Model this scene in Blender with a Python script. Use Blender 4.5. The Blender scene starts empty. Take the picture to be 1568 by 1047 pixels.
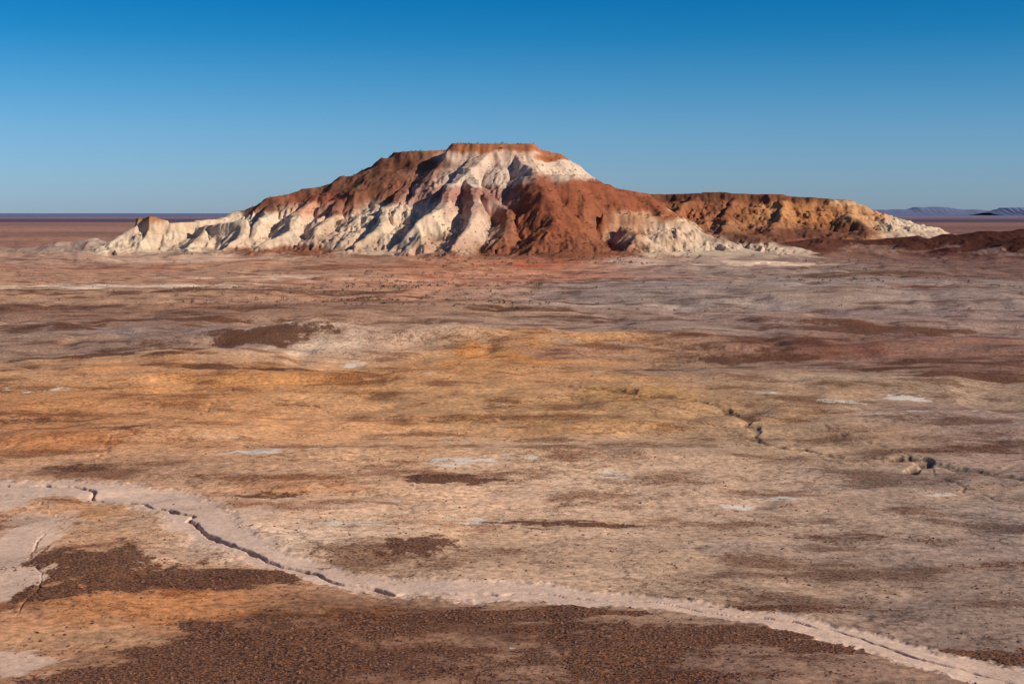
import bpy, math
import numpy as np
from mathutils import Vector
rng = np.random.default_rng(7)

# ------------------------------------------------------------------ survey helpers
H = 40.0                       # lookout height above the plain (m)
F = 2178.0                     # focal length in survey units
TH = math.atan(198.0 / F)      # camera pitch (down)
def ray(px, py):
    u = (px - 784.0) / F; v = (523.5 - py) / F
    dy = math.cos(TH) + v * math.sin(TH); dz = -math.sin(TH) + v * math.cos(TH)
    return u / dy, dz / dy
def gp(px, py):
    a, b = ray(px, py); D = -H / min(b, -0.0006); return a * D, D
def rp(px, py, D):
    a, b = ray(px, py); return a * D, D, H + b * D
def lin(c):
    c = np.asarray(c, float) / 255.0
    return np.where(c <= 0.04045, c / 12.92, ((c + 0.055) / 1.055) ** 2.4)
def sst(a, b, x):
    t = np.clip((x - a) / (b - a), 0, 1); return t * t * (3 - 2 * t)
def satur(rgb, k, g=1.0):
    l = rgb.mean(axis=1, keepdims=True); return np.clip((l + (rgb - l) * k) * g, 0.004, 0.85)

# ------------------------------------------------------------------ noise
_ang = np.random.default_rng(3).random((8, 256, 256)) * 2 * np.pi
_gx = np.cos(_ang); _gy = np.sin(_ang)
def perlin(x, y, s=0):
    x = x + s * 17.37; y = y - s * 9.71; s = s % 8
    ix = np.floor(x).astype(np.int64); iy = np.floor(y).astype(np.int64)
    fx = x - ix; fy = y - iy
    ux = fx ** 3 * (fx * (fx * 6 - 15) + 10); uy = fy ** 3 * (fy * (fy * 6 - 15) + 10)
    i0 = ix & 255; i1 = (ix + 1) & 255; j0 = iy & 255; j1 = (iy + 1) & 255
    GX = _gx[s]; GY = _gy[s]
    a = GX[i0, j0] * fx + GY[i0, j0] * fy
    b = GX[i1, j0] * (fx - 1) + GY[i1, j0] * fy
    c = GX[i0, j1] * fx + GY[i0, j1] * (fy - 1)
    d = GX[i1, j1] * (fx - 1) + GY[i1, j1] * (fy - 1)
    return ((a + ux * (b - a)) * (1 - uy) + (c + ux * (d - c)) * uy) * 1.5
def fbm(x, y, s=0, o=4, g=0.5):
    r = 0; a = 1; t = 0
    for k in range(o):
        r = r + a * perlin(x, y, s + k); t += a; a *= g; x = x * 2.03 + 5.1; y = y * 2.03 + 1.7
    return r / t
_hr = np.random.default_rng(11).random((2, 256, 256))
def phasor(x, y, dx, dy):
    ix = np.floor(x).astype(np.int64); iy = np.floor(y).astype(np.int64)
    fx = x - ix; fy = y - iy
    h = 0; gx = 0; gy = 0; wt = 0
    for i in range(-2, 2):
        for j in range(-2, 2):
            hx = _hr[0][(ix - i) & 255, (iy - j) & 255] * 0.5
            hy = _hr[1][(ix - i) & 255, (iy - j) & 255] * 0.5
            px = fx + i - hx + 0.5; py = fy + j - hy + 0.5
            w = np.exp(-(px * px + py * py) * 2.0)
            m = (px * dx + py * dy) * 2 * np.pi
            s = np.sin(m)
            h = h + np.cos(m) * w; gx = gx - s * dx * w; gy = gy - s * dy * w; wt = wt + w
    return h / wt, gx / wt, gy / wt
def erode(X, Y, Z0, sx, sy, cell, amp, octs, mask):
    gy, gx = np.gradient(Z0, sy, sx)
    h = np.zeros_like(Z0); a = amp; c = cell
    for o in range(octs):
        mag = np.sqrt(gx * gx + gy * gy) + 1e-5
        k = np.minimum(1.0, mag * 2.0) / mag
        dx = -gy * k; dy = gx * k
        e, ex, ey = phasor(X / c, Y / c, dx, dy)
        h += a * e * mask
        gx = gx + 0.6 * a * mask * ex * 2 * np.pi / c
        gy = gy + 0.6 * a * mask * ey * 2 * np.pi / c
        a *= 0.5; c *= 0.52
    return h

# ------------------------------------------------------------------ ground description
PALE = (212, 178, 148); OCH = (194, 136, 86); OLV = (174, 130, 82); MAU = (142, 120, 110); GRY = (136, 114, 100)
BASE = [
 (100,1000,200,60,(165,122,92)),(500,1000,200,60,(128,88,64)),(800,1000,200,50,(152,116,92)),(1200,1020,200,40,(142,110,90)),
 (1500,960,150,60,(140,116,100)),(230,925,130,30,(182,126,84)),(1350,860,200,50,(154,128,108)),(1000,860,200,40,(176,144,116)),
 (700,860,150,30,(184,148,118)),(400,800,150,30,PALE),(100,820,120,40,(186,142,108)),(800,770,220,35,(204,166,134)),
 (1150,780,200,35,(180,148,122)),(1450,780,160,40,(152,128,110)),(500,760,160,25,(194,148,112)),(250,715,150,20,(176,136,106)),
 (380,660,220,30,(202,148,104)),(100,650,150,25,(184,128,84)),(650,690,180,22,(200,156,118)),(900,700,160,20,(184,150,120)),
 (1000,635,180,20,(176,134,94)),(1250,660,150,25,(164,134,106)),(1480,660,150,25,(144,118,104)),(1400,610,200,12,(156,128,104)),
 (700,610,200,14,(182,138,98)),(400,595,250,12,(196,138,90)),(100,580,150,12,(180,138,102)),(820,550,150,12,(190,138,92)),
 (560,530,120,12,(184,152,126)),(150,520,180,10,(150,120,100)),(1100,560,150,12,(150,120,98)),(1400,550,200,14,(132,98,82)),
 (1300,500,300,14,(144,118,104)),(950,500,250,12,(156,128,110)),(650,490,200,10,(168,130,102)),(250,490,250,12,(146,110,88)),
 (620,450,150,12,(186,134,104)),(200,455,250,8,(170,132,104)),(1000,450,250,12,(150,130,116)),(1400,450,250,12,(146,124,110)),
 (800,415,120,8,(180,118,88)),(300,412,250,6,(176,134,106)),(1150,415,200,6,(156,132,116)),(1480,415,150,6,(118,86,74)),
 (100,395,200,6,(170,134,112)),(80,365,300,6,(152,112,92)),(1500,352,300,6,(124,90,78)),(100,350,300,5,(158,118,100)),(784,345,800,5,(138,102,90)),
]
PATCH = [
 (450,590,180,9,OCH,.8),(650,575,150,8,OCH,.7),(820,548,110,9,(196,132,76),.8),(180,570,110,9,(186,128,84),.6),
 (960,615,110,12,OLV,.6),(740,640,150,10,(180,134,90),.5),(330,675,150,22,(202,150,108),.6),(80,680,110,14,(184,120,76),.7),
 (870,660,140,8,(184,134,86),.6),(430,745,120,10,(180,122,80),.6),(140,775,80,14,(182,132,90),.7),(230,925,150,26,(188,126,80),.8),
 (550,940,70,14,(174,116,70),.6),(100,975,140,16,(180,138,102),.6),(1320,870,150,26,GRY,.5),(1480,840,90,20,MAU,.5),
 (1380,730,120,10,GRY,.6),(1150,840,130,14,(156,132,116),.5),(200,515,160,5,MAU,.7),(900,545,100,7,MAU,.5),
 (480,540,60,9,(202,172,144),.8),(1000,580,120,5,GRY,.6),(1250,595,150,6,(182,154,128),.6),(1430,480,150,6,MAU,.6),
 (160,438,200,4,(222,190,162),.95),(420,424,130,3,(214,180,150),.85),(560,430,120,3,(208,160,128),.7),(820,406,60,4,(192,104,70),.8),
 (700,440,60,5,(192,122,92),.6),(1110,440,140,6,(158,140,130),.7),(740,418,100,4,(210,156,124),.6),
 (60,470,120,5,(100,66,52),.8),(350,478,140,4,(108,74,58),.75),(560,468,90,4,(116,74,56),.65),(1450,520,120,6,(114,68,56),.85),
 (1100,520,120,5,(158,134,114),.6),(1500,585,90,5,(114,74,60),.7),(1200,470,140,4,(160,140,124),.6),(1540,800,60,30,(140,122,110),.5),
 (850,880,160,12,(188,154,126),.6),(280,850,60,10,(174,138,112),.6),(620,790,160,16,(210,170,136),.5),(100,410,140,3,(154,98,76),.7),
 (560,410,120,4,(140,86,62),.7),(980,405,60,4,(196,164,144),.7),(1180,404,100,3,(226,192,162),.9),(1280,545,120,7,(118,74,58),.7),
 (1440,440,70,4,(124,72,58),.8),(660,512,80,3,(112,74,58),.6),(30,490,60,3,(192,164,140),.5),(300,398,160,3,(208,172,144),.7),(900,470,130,3,(184,158,138),.6),
 (760,500,120,4,(190,156,128),.5),(1350,430,130,3,(172,150,136),.5),(480,498,120,3,(178,142,114),.5),
]
DARKP = [
 (140,870,110,30,1.05),(330,885,210,15,1.05),(60,905,70,16,.9),(390,1005,180,50,1.1),(270,1035,190,26,1.0),(560,960,90,22,.75),
 (780,937,180,10,1.05),(700,1015,170,30,.62),(960,990,110,36,1.15),(1150,975,160,14,1.15),(1280,990,110,12,1.1),(980,1038,140,14,.85),
 (1540,1003,80,14,1.05),(640,838,55,14,.85),(690,739,75,6,.85),(870,800,95,6,.85),(420,756,60,4,.8),(250,548,95,5,1.0),  # last entry on this line paints a mound's shadow as dark ground
 (410,533,95,6,.9),(90,550,90,4,.95),(370,568,100,4,.95),(540,576,90,3,.85),(1180,552,90,7,.9),(1330,572,160,5,.9),(1480,590,100,4,.85),
 (1350,512,130,5,.85),(1450,560,100,4,.85),(80,508,90,4,.8),(260,498,140,3,.75),(450,518,60,5,.9),(700,610,60,3,.45),
 (200,665,80,4,.5),(30,640,60,5,.6),(130,716,60,6,.6),(1280,640,60,4,.5),(1010,490,110,3,.7),(800,478,140,3,.65),(1200,535,110,4,.75),
 (1440,450,100,3,.75),(1050,575,110,4,.75),(1530,860,60,8,.6),(1250,930,150,6,.45),(1180,815,100,5,.4),(60,843,50,6,.6),(130,745,60,4,.7),
 (1370,820,90,6,.5),(500,455,120,2.5,.65),(200,455,150,2.5,.65),(1300,420,130,2.5,.6),(930,430,120,2.5,.55),(1500,690,80,6,.6),(1150,1035,120,8,.5),(820,960,60,6,.7),(1520,740,70,6,.5)]
SALTP = [(700,714,60,5,.9),(400,697,44,3.5,.85),(490,696,38,3.5,.75),(330,674,30,3,.5),(740,795,50,6,.9),(1130,772,40,5,.9),(1195,760,44,4,.75),
 (540,805,80,3.5,.75),(1300,626,50,3,.85),(1390,617,40,3.5,.9),(1180,614,40,3,.6),(1500,633,30,2.5,.6),(590,766,70,3,.55),(930,730,50,6,.55),
 (850,690,60,3,.55),(780,712,50,3.5,.65),(540,555,18,5,.7),(1250,568,40,2.5,.55),(1450,750,60,3,.5),(1260,712,50,3,.5),(900,745,70,3,.55),(650,685,60,3,.55),
 (1240,797,50,3,.5),(960,800,30,4,.5),(1000,505,60,2,.55),(1350,645,60,3,.6),(1170,645,40,3,.55),(300,700,50,3,.5),(60,600,70,3,.5),(620,590,70,2,.5)]
PALEP = [(-10,850,70,60,.95),(15,765,40,16,.9),(20,1015,60,22,.8),(-30,900,80,35,.9),(60,795,60,9,.7),(350,790,60,14,.6)]
TRACK = [(-120,738,6.0),(0,744,6.0),(110,746,6.0),(230,757,6.2),(285,778,5.4),(325,810,4.6),(370,838,4.0),(440,860,3.5),(520,882,3.2),
 (600,893,4.0),(740,900,4.2),(850,908,3.5),(980,919,3.0),(1100,934,3.0),(1230,955,2.8),(1330,978,3.0),(1410,1002,3.2),(1480,1018,3.4),(1568,1034,3.6),(1700,1060,3.8)]
RILL1 = [(-120,741),(60,740),(128,742),(150,760),(200,768),(250,777),(288,790),(325,822),(370,845),(440,864),(520,886),(600,905)]
RILL1B = [(600,905),(700,903),(800,908),(900,912),(1000,921),(1100,938),(1200,948),(1290,962),(1350,985),(1420,1008),(1568,1042)]
RILL2 = [(860,604),(950,611),(1060,625),(1120,636),(1150,652),(1150,668),(1175,681),(1250,690),(1330,697),(1410,704),(1500,722),(1600,738)]
RILL3 = [(1370,700),(1415,702),(1418,710),(1390,716)]
RILL4 = [(30,760),(60,772),(120,790),(70,812),(40,850),(60,900),(20,940)]
RILL5 = [(150,700),(170,675),(260,655),(360,600),(500,590),(640,578)]
RILL6 = [(1600,775),(1480,745),(1400,700),(1250,655),(1120,640)]
RILL8 = [(330,470),(420,455),(600,440),(760,420),(840,400)]
RILL9 = [(700,560),(840,580),(1010,560),(1160,540),(1300,535),(1480,500)]
RILL10 = [(380,730),(480,745),(600,735),(760,752),(900,770),(1040,790),(1200,800)]
# low rises on the plain: bearing/depression, half sizes (m), height (m)
MOUND = [(455,528,46,26,5.2),(270,552,40,17,3.4),(620,585,56,24,2.8),(1180,600,50,24,2.6),(1360,540,86,34,3.8),(900,525,76,32,3.0),(130,580,48,22,2.6),
 (1010,700,30,15,1.1),(690,695,30,14,1.1),(1420,650,36,18,1.8),(250,665,30,15,1.5),(600,475,86,38,3.4),(1120,455,116,46,4.4),
 (250,455,110,46,4.0),(1460,465,110,46,4.6),(60,510,64,32,3.4),(800,450,84,36,3.2),(1250,505,66,28,3.2),(700,530,50,22,2.4),(840,640,34,16,1.3),(1540,580,48,24,2.6),(400,490,64,30,3.0),
 (640,404,34,20,3.6),(900,408,40,20,3.6),(1060,412,50,22,4.0),(1200,416,46,20,3.6),(1330,412,46,22,4.2),(420,404,44,20,3.2),(250,406,50,22,3.0),(90,400,50,24,4.0),(1460,418,50,20,4.2),(760,412,30,16,2.8),(980,430,50,22,3.0),(1300,438,50,22,3.2),(540,424,50,20,2.4),(1130,620,30,13,1.4),(980,580,40,16,1.8),(340,610,40,18,1.6)]
MOUND = [gp(a, b) + (c, d, e) for a, b, c, d, e in MOUND]

def poly_dist(x, y, pts):
    best = np.full(x.shape, 1e9); bw = np.zeros(x.shape)
    P = [gp(p[0], p[1]) + ((p[2],) if len(p) > 2 else (1.0,)) for p in pts]
    for a, b in zip(P[:-1], P[1:]):
        dx = b[0] - a[0]; dy = b[1] - a[1]; L = dx * dx + dy * dy
        t = np.clip(((x - a[0]) * dx + (y - a[1]) * dy) / L, 0, 1)
        d = np.hypot(x - a[0] - t * dx, y - a[1] - t * dy)
        m = d < best
        best = np.where(m, d, best); bw = np.where(m, a[2] + t * (b[2] - a[2]), bw)
    return best, bw
def ell(x, ly, px, py, rx, ry):
    X0, Y0 = gp(px, py); _, Yn = gp(px, py + ry); _, Yf = gp(px, max(py - ry, 327.0))
    RX = rx * Y0 / F; RL = 0.5 * (math.log(Yf) - math.log(Yn)); L0 = 0.5 * (math.log(Yf) + math.log(Yn))
    return (x - X0) / RX, (ly - L0) / RL

def ground_height(x, y):
    near = np.clip(y / 500.0, 0.2, 1.0); far = 1 - sst(1600, 3500, y)
    z = (fbm(x / 130.0, y / 150.0, 1, 3) * 2.4 + fbm(x / 38.0, y / 42.0, 2, 3) * 0.7) * near * far
    r = 1 - np.abs(fbm(x / 70.0, y / 70.0, 4, 4, .5)) * 2.6
    z = z - 1.0 * sst(0.5, 1.0, r) * np.clip(y / 400.0, 0.2, 1) * far
    r2 = 1 - np.abs(fbm(x / 19.0, y / 19.0, 6, 3, .5)) * 2.6
    z = z - 0.15 * sst(0.5, 1.0, r2) * np.clip(y / 300.0, 0.3, 1) * far
    for X0, Y0, rx, ry, h in MOUND:
        k = (np.abs(x - X0) < rx * 2.6) & (np.abs(y - Y0) < ry * 2.6); idx = np.nonzero(k)
        if len(idx[0]):
            a = x[idx]; b = y[idx]
            n1 = fbm(a / rx * .9, b / ry * .7, 3, 3) * .6; n2 = fbm(a / rx * .9 + 7, b / ry * .7, 5, 3) * .6
            q = ((a - X0) / rx + n1) ** 2 + ((b - Y0) / ry + n2) ** 2
            z[idx] += h * np.exp(-q * 1.2)* (1 - sst(2.0, 2.6, np.maximum(np.abs(a - X0) / rx, np.abs(b - Y0) / ry)))
    return z

def ground_fields(x, y):
    ly = np.log(y); n = x.shape[0]
    num = np.zeros((n, 3)); den = np.full(n, 1e-4); num += 1e-4 * lin((150, 112, 90))
    wx = x + fbm(x / (y * 0.06 + 4), y / (y * 0.02 + 20), 5, 3) * y * 0.02
    for px, py, rx, ry, c in BASE:
        a, b = ell(wx, ly, px, py, rx * 1.25, ry * 1.25)
        w = np.exp(-np.minimum(a * a + b * b, 40)); num += w[:, None] * lin(c); den += w
    rgb = num / den[:, None]
    def shape(px, py, rx, ry, soft=0.35):
        a, b = ell(x, ly, px, py, rx, ry)
        m = np.sqrt(a * a + b * b); out = np.zeros(n); k = np.nonzero(m < 2.1)[0]
        if len(k):
            s = int(px * 7 + py * 3) % 101
            nn = fbm(a[k] * 1.3 + s, b[k] * 0.9 + s * 0.37, s % 8, 5, 0.62)
            q = m[k] + nn * 1.5
            out[k] = (1 - sst(1 - soft, 1 + soft, q)) * (1 - sst(1.7, 2.1, m[k]))
        return out
    for px, py, rx, ry, c, s in PATCH:
        w = shape(px, py, rx, ry) * s; rgb = rgb * (1 - w[:, None]) + w[:, None] * lin(c)
    dark = np.zeros(n); salt = np.zeros(n); pale = np.zeros(n)
    for px, py, rx, ry, s in DARKP: dark = np.maximum(dark, shape(px, py, rx, ry, .45) * s)
    # gravel lags between the rises
    lag = sst(.18, .42, fbm(x / 75 + 3, y / 60, 5, 5, .6)) * sst(300, 420, y) * (1 - sst(1050, 1250, y)) * 0.55
    dark = np.maximum(dark, lag)
    for px, py, rx, ry, s in SALTP: salt = np.maximum(salt, shape(px, py, rx, ry, .6) * s)
    for px, py, rx, ry, s in PALEP: pale = np.maximum(pale, shape(px, py, rx, ry, .2) * s)
    z = ground_height(x, y)
    jx = x + fbm(x / 7, y / 7, 3, 4) * 2.2 * np.clip(y / 200, .5, 3); jy = y + fbm(x / 7 + 31, y / 7, 6, 4) * 2.8 * np.clip(y / 200, .5, 3)
    k = np.nonzero((y > 90) & (y < 330))[0]
    if len(k):
        d, w = poly_dist(jx[k], jy[k], TRACK)
        q = d / w + 0.45 * fbm(x[k] / 3.4, y[k] / 3.4, 1, 4, .6) + .2 * fbm(x[k] / .8, y[k] / .8, 2, 2)
        pale[k] = np.maximum(pale[k], (1 - sst(0.75, 1.12, q)))
        z[k] -= 0.2 * (1 - sst(0.7, 1.15, q))
    incs = [(RILL1, .36, .75, 0), (RILL1B, .30, .5, .25), (RILL2, 1.0, .42, 0), (RILL3, 1.0, .8, 0), (RILL4, .2, .2, .2), (RILL5, .4, .2, .2), (RILL6, .6, .2, .2),
            (RILL8, 1.6, .3, .2), (RILL9, 1.1, .3, .2), (RILL10, .35, .15, .25)]
    inc = np.zeros(n)
    for pl, hw, dep, gap in incs:
        ys = [gp(*p[:2])[1] for p in pl]
        k = np.nonzero((y > min(ys) - 30) & (y < max(ys) + 30))[0]
        if len(k):
            d, _ = poly_dist(jx[k], jy[k], pl)
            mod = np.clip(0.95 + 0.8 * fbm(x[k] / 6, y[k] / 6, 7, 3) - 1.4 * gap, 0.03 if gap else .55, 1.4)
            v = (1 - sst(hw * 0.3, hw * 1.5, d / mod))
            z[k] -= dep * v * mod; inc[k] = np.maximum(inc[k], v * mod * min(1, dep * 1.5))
    rgb = satur(rgb, 1.03, 1.24) * np.array([1.01, .985, .965])
    pc = lin((224, 186, 158)) * (1 + 0.14 * fbm(x / 4, y / 4, 2, 5, .6)[:, None])
    rgb = rgb * (1 - pale[:, None]) + pale[:, None] * pc
    dark = dark * (1 - pale)
    rgb = rgb * (1 - 0.62 * np.clip(inc, 0, 1)[:, None])  # shadow inside the incised rills painted in by darkening the soil
    stripe = fbm(x / 2600, y / 210, 4, 4) * sst(1500, 2600, y)
    rgb = rgb * (1 + 0.9 * stripe[:, None])
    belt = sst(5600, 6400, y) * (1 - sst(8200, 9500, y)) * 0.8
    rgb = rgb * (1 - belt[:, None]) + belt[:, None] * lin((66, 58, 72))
    haze = (sst(3500, 20000, y) * 0.95)[:, None]
    rgb = rgb * (1 - haze) + haze * lin((108, 118, 156))  # aerial haze painted into the far plain's colour by distance
    z += (fbm(x / 2.2, y / 2.2, 3, 3) * 0.05) * (1 - 0.6 * pale) * (1 - sst(500, 900, y))
    return z, rgb, dark, salt, pale

# ------------------------------------------------------------------ mesh helper
def grid_object(name, X, Y, Z, attrs, mat):
    R, C = X.shape
    co = np.stack([X, Y, Z], -1).reshape(-1, 3).astype(np.float32)
    idx = np.arange(R * C).reshape(R, C)
    q = np.stack([idx[:-1, :-1], idx[:-1, 1:], idx[1:, 1:], idx[1:, :-1]], -1).reshape(-1, 4)
    me = bpy.data.meshes.new(name)
    me.vertices.add(len(co)); me.vertices.foreach_set("co", co.ravel())
    me.loops.add(q.size); me.loops.foreach_set("vertex_index", q.ravel().astype(np.int32))
    me.polygons.add(len(q)); me.polygons.foreach_set("loop_start", np.arange(0, q.size, 4, dtype=np.int32))
    me.polygons.foreach_set("loop_total", np.full(len(q), 4, dtype=np.int32))
    me.polygons.foreach_set("use_smooth", np.ones(len(q), dtype=bool))
    me.update(calc_edges=True)
    rgb, msk = attrs
    a = me.attributes.new("soil", 'FLOAT_COLOR', 'POINT')
    a.data.foreach_set("color", np.concatenate([rgb, np.ones((len(rgb), 1))], 1).astype(np.float32).ravel())
    a = me.attributes.new("masks", 'FLOAT_COLOR', 'POINT')
    a.data.foreach_set("color", np.concatenate([np.stack(msk, -1), np.ones((len(rgb), 1))], 1).astype(np.float32).ravel())
    me.materials.append(mat)
    ob = bpy.data.objects.new(name, me); bpy.context.scene.collection.objects.link(ob)
    return ob

# ------------------------------------------------------------------ materials
class NT:
    def __init__(s, nt): s.nt = nt
    def n(s, t, **kw):
        nd = s.nt.nodes.new(t)
        for k, v in kw.items(): setattr(nd, k, v)
        return nd
    def l(s, a, b): s.nt.links.new(a, b)
    def math(s, op, a, b=None, clamp=False):
        nd = s.n('ShaderNodeMath', operation=op); nd.use_clamp = clamp
        for i, v in enumerate((a, b)):
            if v is None: continue
            if isinstance(v, (int, float)): nd.inputs[i].default_value = v
            else: s.l(v, nd.inputs[i])
        return nd.outputs[0]
    def mr(s, v, a, b, c=0.0, d=1.0, smooth=False):
        nd = s.n('ShaderNodeMapRange'); nd.interpolation_type = 'SMOOTHSTEP' if smooth else 'LINEAR'
        s.l(v, nd.inputs[0])
        for i, k in enumerate((a, b, c, d)): nd.inputs[i + 1].default_value = k
        return nd.outputs[0]
    def mix(s, f, a, b, bt='MIX'):
        nd = s.n('ShaderNodeMix', data_type='RGBA', blend_type=bt)
        for i, v in ((0, f), (6, a), (7, b)):
            if isinstance(v, (int, float)): nd.inputs[i].default_value = v
            elif isinstance(v, tuple): nd.inputs[i].default_value = (*v, 1) if len(v) == 3 else v
            else: s.l(v, nd.inputs[i])
        return nd.outputs[2]
    def noise(s, vec, scale, detail=6, rough=0.6, dist=0.0):
        nd = s.n('ShaderNodeTexNoise'); nd.inputs['Scale'].default_value = scale
        nd.inputs['Detail'].default_value = detail; nd.inputs['Roughness'].default_value = rough
        nd.inputs['Distortion'].default_value = dist; s.l(vec, nd.inputs['Vector']); return nd.outputs[0]

def soil_material(name, hill=False):
    m = bpy.data.materials.new(name); m.use_nodes = True; nt = m.node_tree; nt.nodes.clear(); T = NT(nt)
    out = T.n('ShaderNodeOutputMaterial'); bs = T.n('ShaderNodeBsdfPrincipled'); T.l(bs.outputs[0], out.inputs[0])
    bs.inputs['Roughness'].default_value = 0.95; bs.inputs['Specular IOR Level'].default_value = 0.1
    pos = T.n('ShaderNodeNewGeometry').outputs['Position']
    soil = T.n('ShaderNodeAttribute', attribute_name='soil').outputs['Color']
    mk = T.n('ShaderNodeAttribute', attribute_name='masks').outputs['Color']
    sp = T.n('ShaderNodeSeparateColor'); T.l(mk, sp.inputs[0]); dark, salt, pale = sp.outputs
    mp = T.n('ShaderNodeMapping'); mp.inputs['Scale'].default_value = (0.55, 1.0, 1.0); mp.inputs['Rotation'].default_value = (0, 0, math.radians(12)); T.l(pos, mp.inputs[0]); epos = mp.outputs[0]
    nb = T.noise(pos, 0.012, 7, 0.65, 0.0)
    nm = T.noise(epos, 0.085, 8, 0.68, 0.0)
    nf = T.noise(pos, 1.0, 6, 0.72)
    npale = T.math('SUBTRACT', 1.0, T.math('MULTIPLY', pale, 0.85))
    k = 0.5 if hill else 1.0
    c = soil
    c = T.mix(T.math('MULTIPLY', T.mr(nb, .50, .64, 0, .6 * k, True), npale), c, T.mix(1.0, c, (0.74, 0.73, 0.77), 'MULTIPLY'))
    c = T.mix(T.math('MULTIPLY', T.mr(nb, .48, .38, 0, .5 * k, True), npale), c, T.mix(1.0, c, (1.12, 1.0, .86), 'MULTIPLY'))
    c = T.mix(T.math('MULTIPLY', T.mr(nm, .50, .61, 0, .95 * k, True), npale), c, T.mix(1.0, c, (0.58, 0.49, 0.45), 'MULTIPLY'))
    c = T.mix(T.math('MULTIPLY', T.mr(nm, .47, .38, 0, .85 * k, True), npale), c, T.mix(1.0, c, (1.28, 1.26, 1.24), 'MULTIPLY'))
    g = T.mr(nf, .34, .66, .52, 1.44) if not hill else T.mr(nf, .3, .7, .74, 1.24)
    gc = T.n('ShaderNodeCombineColor'); [T.l(g, gc.inputs[i]) for i in range(3)]
    c = T.mix(T.math('ADD', .3, T.math('MULTIPLY', npale, .7)), c, T.mix(1.0, c, gc.outputs[0], 'MULTIPLY'))
    if not hill:
        rv = T.math('ABSOLUTE', T.math('SUBTRACT', nb, 0.5))
        vein = T.mr(rv, 0.0, 0.006, 0.75, 0.0)
        c = T.mix(T.math('MULTIPLY', vein, npale), c, T.mix(1.0, c, (0.40, 0.33, 0.31), 'MULTIPLY'))
        sv = T.math('ADD', salt, T.math('MULTIPLY', T.math('SUBTRACT', T.noise(epos, .5, 5, .7), .5), 3.4))
        c = T.mix(T.mr(sv, .58, .85, 0, .85, True), c, (0.78, 0.65, 0.52))
    dv = T.math('ADD', dark, T.math('MULTIPLY', T.math('SUBTRACT', nm, .5), 1.9))
    dv = T.math('ADD', dv, T.math('MULTIPLY', T.math('SUBTRACT', nf, .5), 2.6))
    stone = T.mix(T.mr(T.noise(pos, 3.5, 3, .6), .40, .62), (0.020, 0.009, 0.008), (0.30, 0.12, 0.055))
    c = T.mix(T.mr(dv, .36, .62, 0, .94, True), c, stone)
    vo = T.n('ShaderNodeTexVoronoi', feature='F1'); vo.inputs['Scale'].default_value = 1.9 if not hill else 0.4
    T.l(pos, vo.inputs['Vector'])
    rad = T.mr(nm, .40, .60, .05, .34)
    st = T.math('MULTIPLY', T.math('LESS_THAN', vo.outputs['Distance'], rad), T.math('MULTIPLY', npale, 0.7 if not hill else 0.3))
    c = T.mix(st, c, (0.06, 0.03, 0.022))
    T.l(c, bs.inputs['Base Color'])
    b1 = T.n('ShaderNodeBump'); b1.inputs['Strength'].default_value = 0.7; b1.inputs['Distance'].default_value = 0.7 if hill else 0.15
    T.l(nf if not hill else T.noise(pos, 0.35, 6, 0.7), b1.inputs['Height'])
    if hill:
        T.l(b1.outputs[0], bs.inputs['Normal'])
    else:
        b2 = T.n('ShaderNodeBump'); b2.inputs['Strength'].default_value = 0.6; b2.inputs['Distance'].default_value = 0.55
        T.l(nm, b2.inputs['Height']); T.l(b1.outputs[0], b2.inputs['Normal']); T.l(b2.outputs[0], bs.inputs['Normal'])
    return m
M_G = soil_material("plain_soil"); M_H = soil_material("badland_rock", True)

# ------------------------------------------------------------------ ground sheet
u = np.concatenate([-np.geomspace(2.6, 0.41, 40), np.linspace(-0.4, 0.4, 1150), np.geomspace(0.41, 2.6, 40)])
s = np.concatenate([H / np.linspace(12, 96, 20), np.linspace(0.41, 0.03, 900), np.geomspace(0.0296, 0.0006, 70)])
Dr = H / s
UU, DD = np.meshgrid(u, Dr)
GX = UU * DD; GY = DD
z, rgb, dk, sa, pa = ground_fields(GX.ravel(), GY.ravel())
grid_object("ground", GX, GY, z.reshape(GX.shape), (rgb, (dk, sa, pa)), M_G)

# ------------------------------------------------------------------ hills
def ridge_height(X, Y, ridges):
    Hh = np.full(X.shape, -3.0); TOP = np.zeros(X.shape)
    wob = 1 + 0.22 * fbm(X / 45, Y / 45, 2, 3)
    for pts, c, pw in ridges:
        P = [rp(p[0], p[1], p[2]) + (p[3], p[4]) for p in pts]
        for a, b in zip(P[:-1], P[1:]):
            dx = b[0] - a[0]; dy = b[1] - a[1]; L = dx * dx + dy * dy + 1e-6
            t = np.clip(((X - a[0]) * dx + (Y - a[1]) * dy) / L, 0, 1)
            d = np.hypot(X - a[0] - t * dx, Y - a[1] - t * dy)
            zc = a[2] + t * (b[2] - a[2]); w = (a[3] + t * (b[3] - a[3])) * wob; r = a[4] + t * (b[4] - a[4])
            q = np.clip((d - r) / w, 0, 1)
            h = zc * (1 - c * sst(0, .06, q)) * (1 - q) ** pw
            TOP = np.where((h > Hh) & (q < 1), sst(0.0, 0.22, q), TOP)
            k = 7.0 if zc.mean() > 15 else 4.0
            e = np.clip(0.5 + 0.5 * (h - Hh) / k, 0, 1)
            nh = Hh * (1 - e) + h * e + k * e * (1 - e) * 0.45
            Hh = np.where(q >= 1, Hh, nh)
    return Hh, TOP

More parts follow.
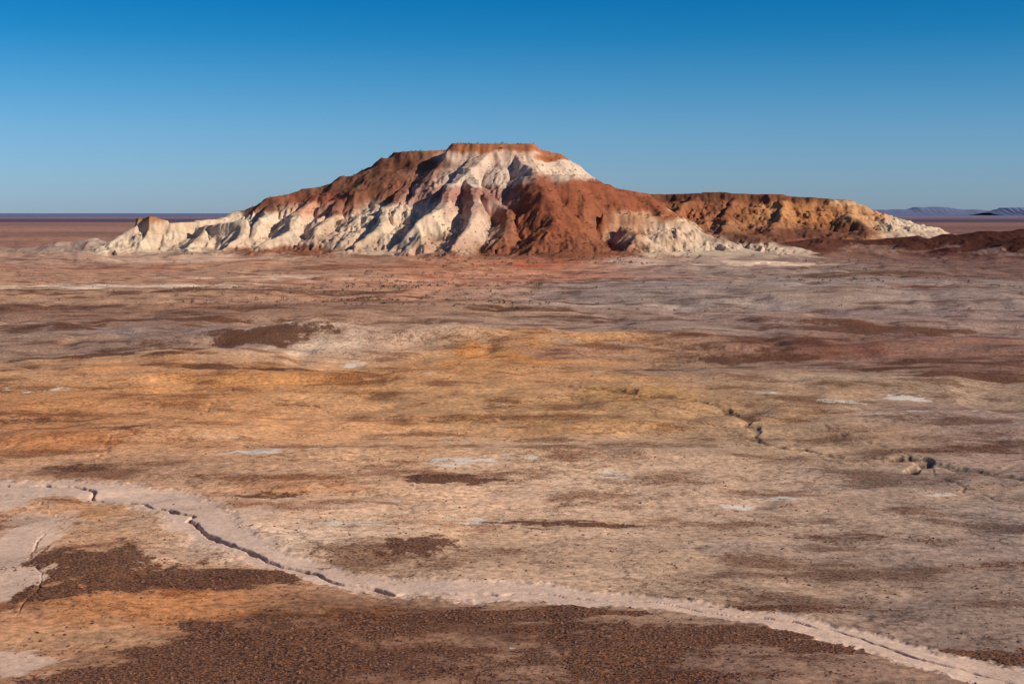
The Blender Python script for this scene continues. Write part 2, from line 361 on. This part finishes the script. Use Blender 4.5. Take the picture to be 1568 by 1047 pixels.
SAMPLERS = []
def relief(name, x0, x1, y0, y1, sx, sy, ridges, zones, Dref, cell, amp, octs=5, calm=(), bench=.12, mid=.35, warp=1.0):
    xs = np.arange(x0, x1, sx); ys = np.arange(y0, y1, sy); X, Y = np.meshgrid(xs, ys)
    wx = X + fbm(X / 34, Y / 34, 1, 4) * 9 * warp; wy = Y + fbm(X / 34 + 9, Y / 34, 5, 4) * 11 * warp
    h0, top = ridge_height(wx, wy, ridges)
    hp = np.maximum(h0, 0)
    from_top = sst(0.5, 8, hp)
    gy, gx = np.gradient(hp, sy, sx); sl = np.hypot(gx, gy)
    cm = np.ones(X.shape)
    for px, py, D, rx, ry, s_ in calm:
        a = rp(px, py, D); cm *= 1 - s_ * np.exp(-((X - a[0]) / rx) ** 2 - ((Y - a[1]) / ry) ** 2)
    mask = from_top * sst(0.05, 0.45, sl) * np.clip(hp / 30, mid, 1.0) * (0.06 + 0.94 * top) * cm
    e = erode(X, Y, hp, sx, sy, cell, amp, octs, mask)
    h = h0 + e - 0.3 * amp * mask
    h += fbm(X / 9, Y / 9, 3, 4) * 0.35 * from_top + fbm(X / 3.5, Y / 3.5, 5, 2) * .22 * sst(20, 60, h0)
    st = 7.5; f = (h / st + .15 * fbm(X / 60, Y / 60, 2, 2)) % 1.0
    h = np.where(h > 5, h + st * bench * (sst(0.25, 0.75, f) - f) * cm, h)
    border = np.minimum.reduce([X - x0, x1 - X, Y - y0, y1 - Y]); h = np.where(border < 12, np.minimum(h, -3), h)
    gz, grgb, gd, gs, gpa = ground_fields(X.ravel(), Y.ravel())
    gz = gz.reshape(X.shape); Z = gz * (1 - 0.7 * sst(2, 12, h)) + h - 0.3
    num = 1e-5 * np.ones((X.size, 3)) * lin((150, 90, 62)); den = np.full(X.size, 1e-5)
    zx = (X + fbm(X / 22, Z / 9, 4, 4) * 13).ravel(); zz = (Z + fbm(X / 26 + 4, Y / 26, 6, 5, .6) * 7 - e * 0.3).ravel()
    for px, py, rx, ry, c in zones:
        a = rp(px, py, Dref); k = Dref / F
        m = ((zx - a[0]) / (rx * k)) ** 2 + ((zz - a[2]) / (ry * k)) ** 2
        w = np.exp(-np.minimum(2.2 * m, 60)); num += w[:, None] * lin(c); den += w
    rgb = num / den[:, None] * 0.86
    band = perlin(zz / 3.2, zx / 160, 3)
    rgb = rgb * (1 + 0.16 * band[:, None] * np.array([0.6, 1.0, 1.1]))
    stain = sst(.05, .5, fbm(X / 14, Y / 20, 7, 5, .6)).ravel()[:, None] * .4   # rust wash over the pale clay
    rgb = rgb * (1 - stain) + stain * rgb * np.array([.86, .66, .52])
    ee = (e / (amp + 1e-6)).ravel()[:, None]
    rgb = rgb * (1 + 0.10 * np.clip(ee, -1, 1))
    f = sst(0.8, 6.5, h.ravel() + 5 * fbm(X / 34, Y / 34, 5, 5).ravel())[:, None]
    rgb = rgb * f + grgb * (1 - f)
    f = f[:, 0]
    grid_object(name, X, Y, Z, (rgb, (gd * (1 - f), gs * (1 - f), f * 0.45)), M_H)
    SAMPLERS.append((xs, ys, Z, h, sx, sy))

CR = (222, 192, 160); BR = (138, 90, 66); RH = (154, 88, 60); PK = (176, 128, 110)
mesa_ridges = [
 ([(110,388,1320,70,3),(330,377,1310,105,5),(560,378,1260,125,6),(800,380,1225,125,8),(900,382,1210,120,8),(1100,384,1240,105,5),(1240,389,1260,80,3)], .0, 1.8),
 ([(340,334,1385,62,3),(362,324,1400,90,5),(420,302,1405,125,8),(480,289,1410,145,10),(540,270,1415,170,12),(600,242,1420,195,14),(628,233,1420,205,16),(692,229,1420,210,16)], .03, 1.6),
 ([(708,220,1385,200,12),(802,220,1385,200,12)], .09, 1.6),
 ([(802,222,1385,190,10),(852,235,1395,165,7),(880,252,1400,150,5),(930,282,1405,120,5),(985,297,1420,110,4),(1010,310,1420,90,3)], .03, 1.4),
 ([(214,334,1345,30,3),(236,333,1342,30,4),(254,337,1348,30,3)], .26, 1.5),
 ([(262,342,1350,40,3),(300,338,1365,44,3),(340,334,1385,60,3)], .06, 1.5),
 ([(300,348,1345,40,2),(345,343,1335,42,3),(375,337,1325,42,5)], .26, 1.5),
 ([(320,345,1350,40,2),(305,362,1315,38,2),(290,378,1290,36,1)], .0, 1.4),
 ([(375,338,1328,38,3),(368,358,1298,38,2),(340,378,1268,34,1)], .06, 1.4),
 ([(212,345,1340,34,2),(185,362,1325,42,2),(140,380,1310,42,1)], .0, 1.5),
 ([(415,312,1385,64,3),(405,335,1342,44,3),(385,360,1300,40,2)], .10, 1.4),
 ([(480,300,1390,64,3),(452,330,1335,50,3),(440,355,1290,44,2),(400,374,1262,38,1)], .02, 1.4),
 ([(540,292,1385,64,2),(515,322,1335,54,3),(485,352,1285,46,2)], .08, 1.4),
 ([(640,258,1395,74,2),(612,292,1345,56,3),(590,320,1305,46,3),(585,348,1262,40,2),(545,372,1232,36,1)], .10, 1.35),
 ([(745,232,1372,80,6),(716,256,1340,64,8),(688,283,1312,52,4),(672,312,1275,45,3),(640,342,1238,40,2)], .04, 1.3),
 ([(720,262,1338,60,6),(730,300,1290,50,3),(728,335,1245,42,3),(700,368,1205,36,1)], .03, 1.35),
 ([(735,285,1320,50,3),(778,322,1268,44,3),(772,358,1222,38,2)], .0, 1.35),
 ([(790,235,1370,60,3),(822,264,1310,90,2),(836,300,1265,80,2),(852,345,1220,66,2),(862,380,1185,46,2)], .0, 1.2),
 ([(822,264,1310,100,2),(872,269,1320,100,4),(930,287,1330,95,4),(985,303,1340,85,4),(1015,322,1320,65,4)], .0, 1.2),
 ([(925,326,1275,52,3),(970,327,1285,58,5),(1022,333,1285,54,6)], .16, 1.35),
 ([(1022,332,1285,52,4),(1060,345,1285,50,3),(1105,366,1270,46,2),(1160,386,1250,40,2)], .06, 1.4),
 ([(1110,356,1330,50,2),(1170,364,1320,52,2),(1230,382,1290,46,2)], .0, 1.4),
 ([(960,345,1258,42,3),(985,366,1225,38,2)], .0, 1.3),
 # low outliers of pale clay in front of the scarp
 ([(600,394,1150,30,2),(650,396,1140,28,2)], .0, 1.5),([(880,394,1140,34,2),(960,394,1150,36,2)], .0, 1.5),
 ([(1040,394,1170,36,2),(1110,397,1160,32,2)], .0, 1.5),([(430,392,1190,34,2),(500,394,1180,30,2)], .0, 1.5),([(240,391,1240,40,2),(320,393,1230,34,2)], .0, 1.5),
]
mesa_zones = [
 (235,336,30,4,(176,120,84)),(235,352,40,10,(216,184,150)),(225,375,95,12,CR),(330,352,60,18,CR),(425,345,45,24,CR),(385,318,45,6,BR),
 (430,303,45,7,(152,90,64)),(480,303,30,7,(152,84,64)),(468,322,38,10,(210,152,118)),(545,282,70,14,BR),(620,250,60,14,BR),(585,298,50,11,(142,90,66)),
 (650,268,30,10,(176,124,98)),
 (510,318,36,8,(168,112,86)),(470,382,70,5,(156,100,74)),(510,350,44,15,(210,176,146)),(590,340,50,24,CR),(660,340,42,20,CR),(640,300,30,12,(196,150,128)),
 (715,268,50,14,(214,184,160)),(735,240,60,9,(228,190,160)),(750,224,62,5,(180,112,74)),(850,238,20,4,(170,104,66)),(850,262,50,14,(230,198,168)),
 (790,262,25,16,(216,184,156)),(690,298,46,9,PK),(760,298,30,9,PK),(730,318,40,8,(204,162,138)),(740,345,35,14,(214,178,150)),(690,368,34,12,(196,156,128)),
 (825,290,28,28,RH),(840,335,52,32,(150,86,58)),(910,298,70,19,RH),(970,306,45,10,RH),(778,345,20,22,(156,98,70)),(860,378,70,12,(146,88,62)),
 (955,350,30,20,(202,150,114)),(905,340,25,20,(160,98,68)),(1020,360,50,20,(216,180,148)),(1090,378,60,12,CR),(1180,390,90,8,(212,180,152)),
 (620,390,120,4,(152,100,76)),(1150,365,60,8,(130,86,66)),(1030,330,30,5,(170,106,72)),(300,391,80,5,(180,138,110)),(720,390,60,4,(158,110,84)),(460,391,80,4,(158,108,84)),(560,372,60,9,(206,172,142)),
 (1000,395,120,5,(190,162,144)),
]
calm = [(620,245,1400,75,70,.85),(540,275,1400,60,60,.7),(850,290,1290,60,60,.75),(930,290,1320,60,50,.7),(860,360,1215,50,45,.3),(715,262,1335,30,25,.7),(880,250,1380,40,40,.6)]
relief("mesa_hill", -490, 360, 1080, 1590, 0.9, 1.2, mesa_ridges, mesa_zones, 1320, 34.0, 5.4, 5, calm, .10, .6)
back_ridges = [
 ([(940,296,2050,200,10),(1000,298,2040,210,12),(1100,295,2020,215,16),(1180,298,2010,210,16),(1290,306,2000,200,14)], .10, 1.4),
 ([(1290,306,2000,160,10),(1312,314,1990,120,5),(1350,328,1980,100,3),(1400,344,1970,80,3),(1445,356,1960,60,2),(1480,360,1960,40,1)], .0, 1.3),
 ([(1060,300,2000,80,4),(1035,325,1930,70,3),(1030,348,1870,60,2)], .02, 1.3),
 ([(1130,300,2000,80,4),(1112,328,1920,70,3),(1110,350,1860,60,2)], .02, 1.3),
 ([(1200,302,1990,80,4),(1198,328,1910,70,3),(1180,352,1850,60,2)], .02, 1.3),
 ([(1300,310,1990,80,4),(1305,335,1900,70,3),(1335,355,1850,54,2)], .0, 1.3),
]
back_zones = [
 (1050,300,90,6,(124,76,54)),(1180,304,90,6,(134,84,58)),(1040,325,60,12,(166,104,68)),(1110,325,50,14,(154,96,64)),(1180,325,50,12,(200,138,88)),
 (1250,325,50,14,(190,126,78)),(1120,345,90,8,(174,118,80)),(1300,312,20,4,(214,168,120)),(1320,335,40,14,(206,152,106)),(1380,345,60,10,CR),(1200,352,100,5,(124,78,58)),(1270,347,50,7,(146,94,62)),
]
relief("breakaway_ridge", 90, 740, 1740, 2300, 1.3, 2.2, back_ridges, back_zones, 1960, 52.0, 4.5, 3, (), .02, .35, 1.6)
low_r = [
 ([(1190,372,1400,60,3),(1260,364,1390,70,3),(1330,368,1380,70,4),(1400,360,1370,70,4)], .0, 1.3),
 ([(1400,368,1340,60,4),(1450,359,1350,80,4),(1510,354,1350,90,5),(1570,351,1360,100,8),(1680,346,1380,110,10)], .05, 1.25),
 ([(1400,388,1260,40,2),(1460,378,1250,46,3),(1520,370,1250,56,3),(1570,364,1240,66,5),(1660,356,1240,76,6)], .06, 1.25),
 ([(1260,386,1270,44,2),(1350,380,1280,46,2),(1400,384,1270,40,2)], .0, 1.3),
 ([(1480,394,1190,34,2),(1540,388,1190,40,2),(1620,382,1190,50,3)], .0, 1.3),
]
low_z = [(1260,372,80,10,(110,64,48)),(1340,380,40,5,(160,120,98)),(1400,372,50,8,(94,52,40)),(1480,382,40,3,(160,124,108)),(1520,362,90,10,(78,40,30)),(1560,390,70,12,(84,42,30)),(1440,390,60,6,(112,70,56)),(1330,366,60,6,(96,56,42))]
relief("low_red_hills", 190, 700, 1130, 1560, 1.0, 1.5, low_r, low_z, 1320, 30.0, 3.2, 4, (), .06, .5)
left_r = [
 ([(-160,378,1330,60,3),(-20,376,1340,50,3),(40,380,1330,45,3),(95,370,1330,45,2),(140,365,1330,42,2),(165,372,1320,35,2)], .0, 1.3),
 ([(-40,385,1290,35,2),(60,388,1280,30,2),(120,382,1290,30,2)], .0, 1.3)]
left_z = [(50,378,150,12,(180,150,130)),(130,372,40,8,(204,176,150)),(0,392,120,6,(156,112,92))]
relief("pale_clay_mounds", -680, -340, 1200, 1450, 1.0, 1.4, left_r, left_z, 1310, 30.0, 2.2, 4, (), .05, .5)

# far table mountains on the skyline
def far_hill(name, pts, D, depth, mat):
    n = 60; ppx = np.linspace(pts[0][0], pts[-1][0], n); ppy = np.interp(ppx, [p[0] for p in pts], [p[1] for p in pts])
    rows = []
    for v, k in ((-1, 0), (-.55, .35), (-.3, .8), (-.18, 1), (.18, 1), (.5, .5), (1, 0)):
        r = []
        for a, b in zip(ppx, ppy):
            x, y, zc = rp(a, b, D); r.append((x, y + v * depth * (1 + .15 * math.sin(a * .7)), max(zc, 0) * k * (1 + .04 * math.sin(a * 1.9)) - 4 * (k == 0)))
        rows.append(r)
    A = np.array(rows); N = A.shape[0] * A.shape[1]
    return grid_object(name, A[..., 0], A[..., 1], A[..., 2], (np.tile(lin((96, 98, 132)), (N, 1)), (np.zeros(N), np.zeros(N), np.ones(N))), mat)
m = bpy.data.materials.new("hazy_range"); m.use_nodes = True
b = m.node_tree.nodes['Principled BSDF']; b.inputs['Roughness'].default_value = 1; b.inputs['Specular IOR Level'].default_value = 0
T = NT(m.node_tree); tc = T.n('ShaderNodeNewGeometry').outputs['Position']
T.l(T.mix(T.noise(tc, .003, 4), (0.12, 0.15, 0.25), (0.18, 0.20, 0.30)), b.inputs['Base Color'])  # distance haze painted as a blue-grey base colour
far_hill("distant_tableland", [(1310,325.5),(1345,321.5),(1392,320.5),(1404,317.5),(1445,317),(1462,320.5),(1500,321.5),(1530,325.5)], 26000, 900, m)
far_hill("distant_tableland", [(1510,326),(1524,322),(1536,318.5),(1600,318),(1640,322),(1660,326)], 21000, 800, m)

# ------------------------------------------------------------------ height sampler
def surf(x, y):
    z = ground_height(x, y); top = z.copy()
    for xs, ys, Z, h, sx, sy in SAMPLERS:
        i = np.clip(((y - ys[0]) / sy), 0, len(ys) - 1.01); j = np.clip(((x - xs[0]) / sx), 0, len(xs) - 1.01)
        ok = (y > ys[0]) & (y < ys[-1]) & (x > xs[0]) & (x < xs[-1])
        i0 = i.astype(int); j0 = j.astype(int); fi = i - i0; fj = j - j0
        zz = (Z[i0, j0] * (1 - fi) * (1 - fj) + Z[i0 + 1, j0] * fi * (1 - fj) + Z[i0, j0 + 1] * (1 - fi) * fj + Z[i0 + 1, j0 + 1] * fi * fj)
        top = np.where(ok & (zz > top), zz, top)
    return top

# ------------------------------------------------------------------ desert shrubs (one object)
pts = []
def scatter(n, pxa, pxb, pya, pyb, smin, smax):
    for _ in range(n):
        x, y = gp(rng.uniform(pxa, pxb), rng.uniform(pya, pyb)); pts.append((x, y, smin + (smax - smin) * rng.random() ** 1.8))
scatter(300, 520, 840, 412, 480, .5, 1.5); scatter(200, 250, 600, 435, 478, .4, 1.2); scatter(260, 640, 1000, 388, 408, .8, 2.1)
scatter(300, 0, 1568, 398, 480, .4, 1.1); scatter(120, 1150, 1568, 395, 440, .6, 1.6); scatter(120, 0, 1568, 480, 620, .2, .5)
for _ in range(900):
    pts.append((rng.uniform(-80, 160), rng.uniform(1180, 1400), .5 + 1.1 * rng.random() ** 2))
for _ in range(600):
    pts.append((rng.uniform(-300, -40), rng.uniform(1250, 1430), .5 + .9 * rng.random() ** 2))
for _ in range(300):
    pts.append((rng.uniform(200, 600), rng.uniform(1180, 1500), rng.uniform(.4, 1.2)))
pts = np.array(pts); zt = surf(pts[:, 0], pts[:, 1])
V = []; Fc = []
for (x, y, r), z in zip(pts, zt):
    nl = 20
    th = rng.random(nl) * 2 * np.pi; ph = rng.random(nl) ** .7; rad = r * (0.35 + .65 * rng.random(nl))
    cx = x + rad * np.cos(th) * np.sqrt(1 - .6 * ph); cy = y + rad * np.sin(th) * np.sqrt(1 - .6 * ph); cz = z + r * 0.95 * ph + .05
    for k in range(nl):
        a = rng.normal(size=3); a /= np.linalg.norm(a); b_ = np.cross(a, rng.normal(size=3)); b_ /= np.linalg.norm(b_)
        q = r * rng.uniform(.16, .34); c = np.array([cx[k], cy[k], cz[k]]); n0 = len(V)
        V += [c - a * q, c + b_ * q * .6, c + a * q, c - b_ * q * .6]; Fc.append((n0, n0 + 1, n0 + 2, n0 + 3))
me = bpy.data.meshes.new("desert_shrubs"); me.from_pydata([tuple(v) for v in V], [], Fc)
ob = bpy.data.objects.new("desert_shrubs", me); bpy.context.scene.collection.objects.link(ob)
m = bpy.data.materials.new("shrub_leaf"); m.use_nodes = True; T = NT(m.node_tree); b = m.node_tree.nodes['Principled BSDF']
b.inputs['Roughness'].default_value = .8
g = T.n('ShaderNodeNewGeometry').outputs['Position']
T.l(T.mix(T.mr(T.noise(g, .6, 3), .35, .65), (0.03, 0.036, 0.016), (0.10, 0.095, 0.042)), b.inputs['Base Color']); me.materials.append(m)

# ------------------------------------------------------------------ gibber stones (one object)
N = 90000
sx_ = rng.uniform(-0.42, 0.42, N); dd = H / rng.uniform(0.15, 0.40, N); x = sx_ * dd; y = dd
z, _, dkk, _, pal = ground_fields(x, y)
clump = fbm(x / 5, y / 5, 3, 3)
p = np.clip(dkk * 1.0 + 0.12 + 0.5 * clump, 0.02, 1) * (1 - 0.93 * pal)
keep = rng.random(N) < p * 0.6
x, y, z = x[keep], y[keep], z[keep]; n = len(x)
base = np.array([(1,0,0),(.3,.95,0),(-.8,.6,0),(-.8,-.6,0),(.3,-.95,0),(0.1,0,.75)])
r = (0.06 + 0.17 * rng.random(n) ** 3)
ang = rng.random(n) * 6.283
B = base[None] * (1 + .35 * rng.normal(size=(n, 6, 1)).clip(-1, 1)) * r[:, None, None]
ca, sa_ = np.cos(ang)[:, None], np.sin(ang)[:, None]
co = np.stack([B[..., 0] * ca - B[..., 1] * sa_ + x[:, None], B[..., 0] * sa_ + B[..., 1] * ca + y[:, None], B[..., 2] + z[:, None]], -1).reshape(-1, 3)
fi = np.array([(0,1,5),(1,2,5),(2,3,5),(3,4,5),(4,0,5)]); fa = (fi[None] + (np.arange(n) * 6)[:, None, None]).reshape(-1, 3)
me = bpy.data.meshes.new("gibber_stones"); me.vertices.add(len(co)); me.vertices.foreach_set("co", co.astype(np.float32).ravel())
me.loops.add(fa.size); me.loops.foreach_set("vertex_index", fa.ravel().astype(np.int32)); me.polygons.add(len(fa))
me.polygons.foreach_set("loop_start", np.arange(0, fa.size, 3, dtype=np.int32)); me.polygons.foreach_set("loop_total", np.full(len(fa), 3, dtype=np.int32)); me.update(calc_edges=True)
ob = bpy.data.objects.new("gibber_stones", me); bpy.context.scene.collection.objects.link(ob)
m = bpy.data.materials.new("gibber"); m.use_nodes = True; T = NT(m.node_tree); b = m.node_tree.nodes['Principled BSDF']; b.inputs['Roughness'].default_value = .6
g = T.n('ShaderNodeNewGeometry').outputs['Position']
T.l(T.mix(T.mr(T.noise(g, 2.0, 3), .35, .65), (0.04, 0.016, 0.011), (0.30, 0.13, 0.065)), b.inputs['Base Color']); me.materials.append(m)

# ------------------------------------------------------------------ light, sky, camera
EL = math.radians(28); AZ = math.radians(112)
sd = np.array([math.sin(AZ) * math.cos(EL), math.cos(AZ) * math.cos(EL), math.sin(EL)])
L = bpy.data.lights.new("sun", 'SUN'); L.energy = 5.0; L.angle = math.radians(.5); L.color = (1, .93, .81)
lo = bpy.data.objects.new("sun", L); bpy.context.scene.collection.objects.link(lo)
lo.rotation_euler = Vector(sd).to_track_quat('Z', 'Y').to_euler(); lo.location = (300, -200, 300)
w = bpy.data.worlds.new("World"); bpy.context.scene.world = w; w.use_nodes = True; nt = w.node_tree; nt.nodes.clear(); T = NT(nt)
sky = T.n('ShaderNodeTexSky', sky_type='NISHITA'); sky.sun_disc = False; sky.sun_elevation = EL; sky.sun_rotation = AZ
sky.air_density = 1.0; sky.dust_density = 0.3; sky.ozone_density = 2.0; sky.altitude = 200
# polarised-blue response of the clear desert sky by elevation
tc = T.n('ShaderNodeTexCoord').outputs['Generated']; sx3 = T.n('ShaderNodeSeparateXYZ'); T.l(tc, sx3.inputs[0])
rv = T.mr(sx3.outputs[2], 0.0, 0.5)
cr = T.n('ShaderNodeValToRGB'); T.l(rv, cr.inputs[0]); el = cr.color_ramp.elements
stops = [(0.0, (.54, .80, 1.46)), (.05, (.49, .80, 1.42)), (.11, (.40, .77, 1.32)), (.17, (.24, .70, 1.20)), (.24, (.07, .59, 1.08)), (.31, (.008, .50, 1.0)), (1.0, (.42, .62, 1.0))]
el[0].position = 0; el[0].color = (*stops[0][1], 1); el[1].position = 1; el[1].color = (*stops[-1][1], 1)
for p_, c_ in stops[1:-1]:
    e_ = el.new(p_); e_.color = (*c_, 1)
tint = T.mix(1.0, sky.outputs[0], cr.outputs[0], 'MULTIPLY')
bg = T.n('ShaderNodeBackground'); bg.inputs[1].default_value = 0.08
T.l(tint, bg.inputs[0]); o = T.n('ShaderNodeOutputWorld'); T.l(bg.outputs[0], o.inputs[0])
sc = bpy.context.scene
cam = bpy.data.cameras.new("camera"); cam.lens = 50; cam.sensor_width = 36; cam.clip_start = 1; cam.clip_end = 200000
co_ = bpy.data.objects.new("camera", cam); sc.collection.objects.link(co_); co_.location = (0, 0, H); co_.rotation_euler = (math.pi / 2 - TH, 0, 0)
sc.camera = co_
sc.view_settings.view_transform = 'Standard'; sc.view_settings.look = 'None'; sc.view_settings.exposure = 0
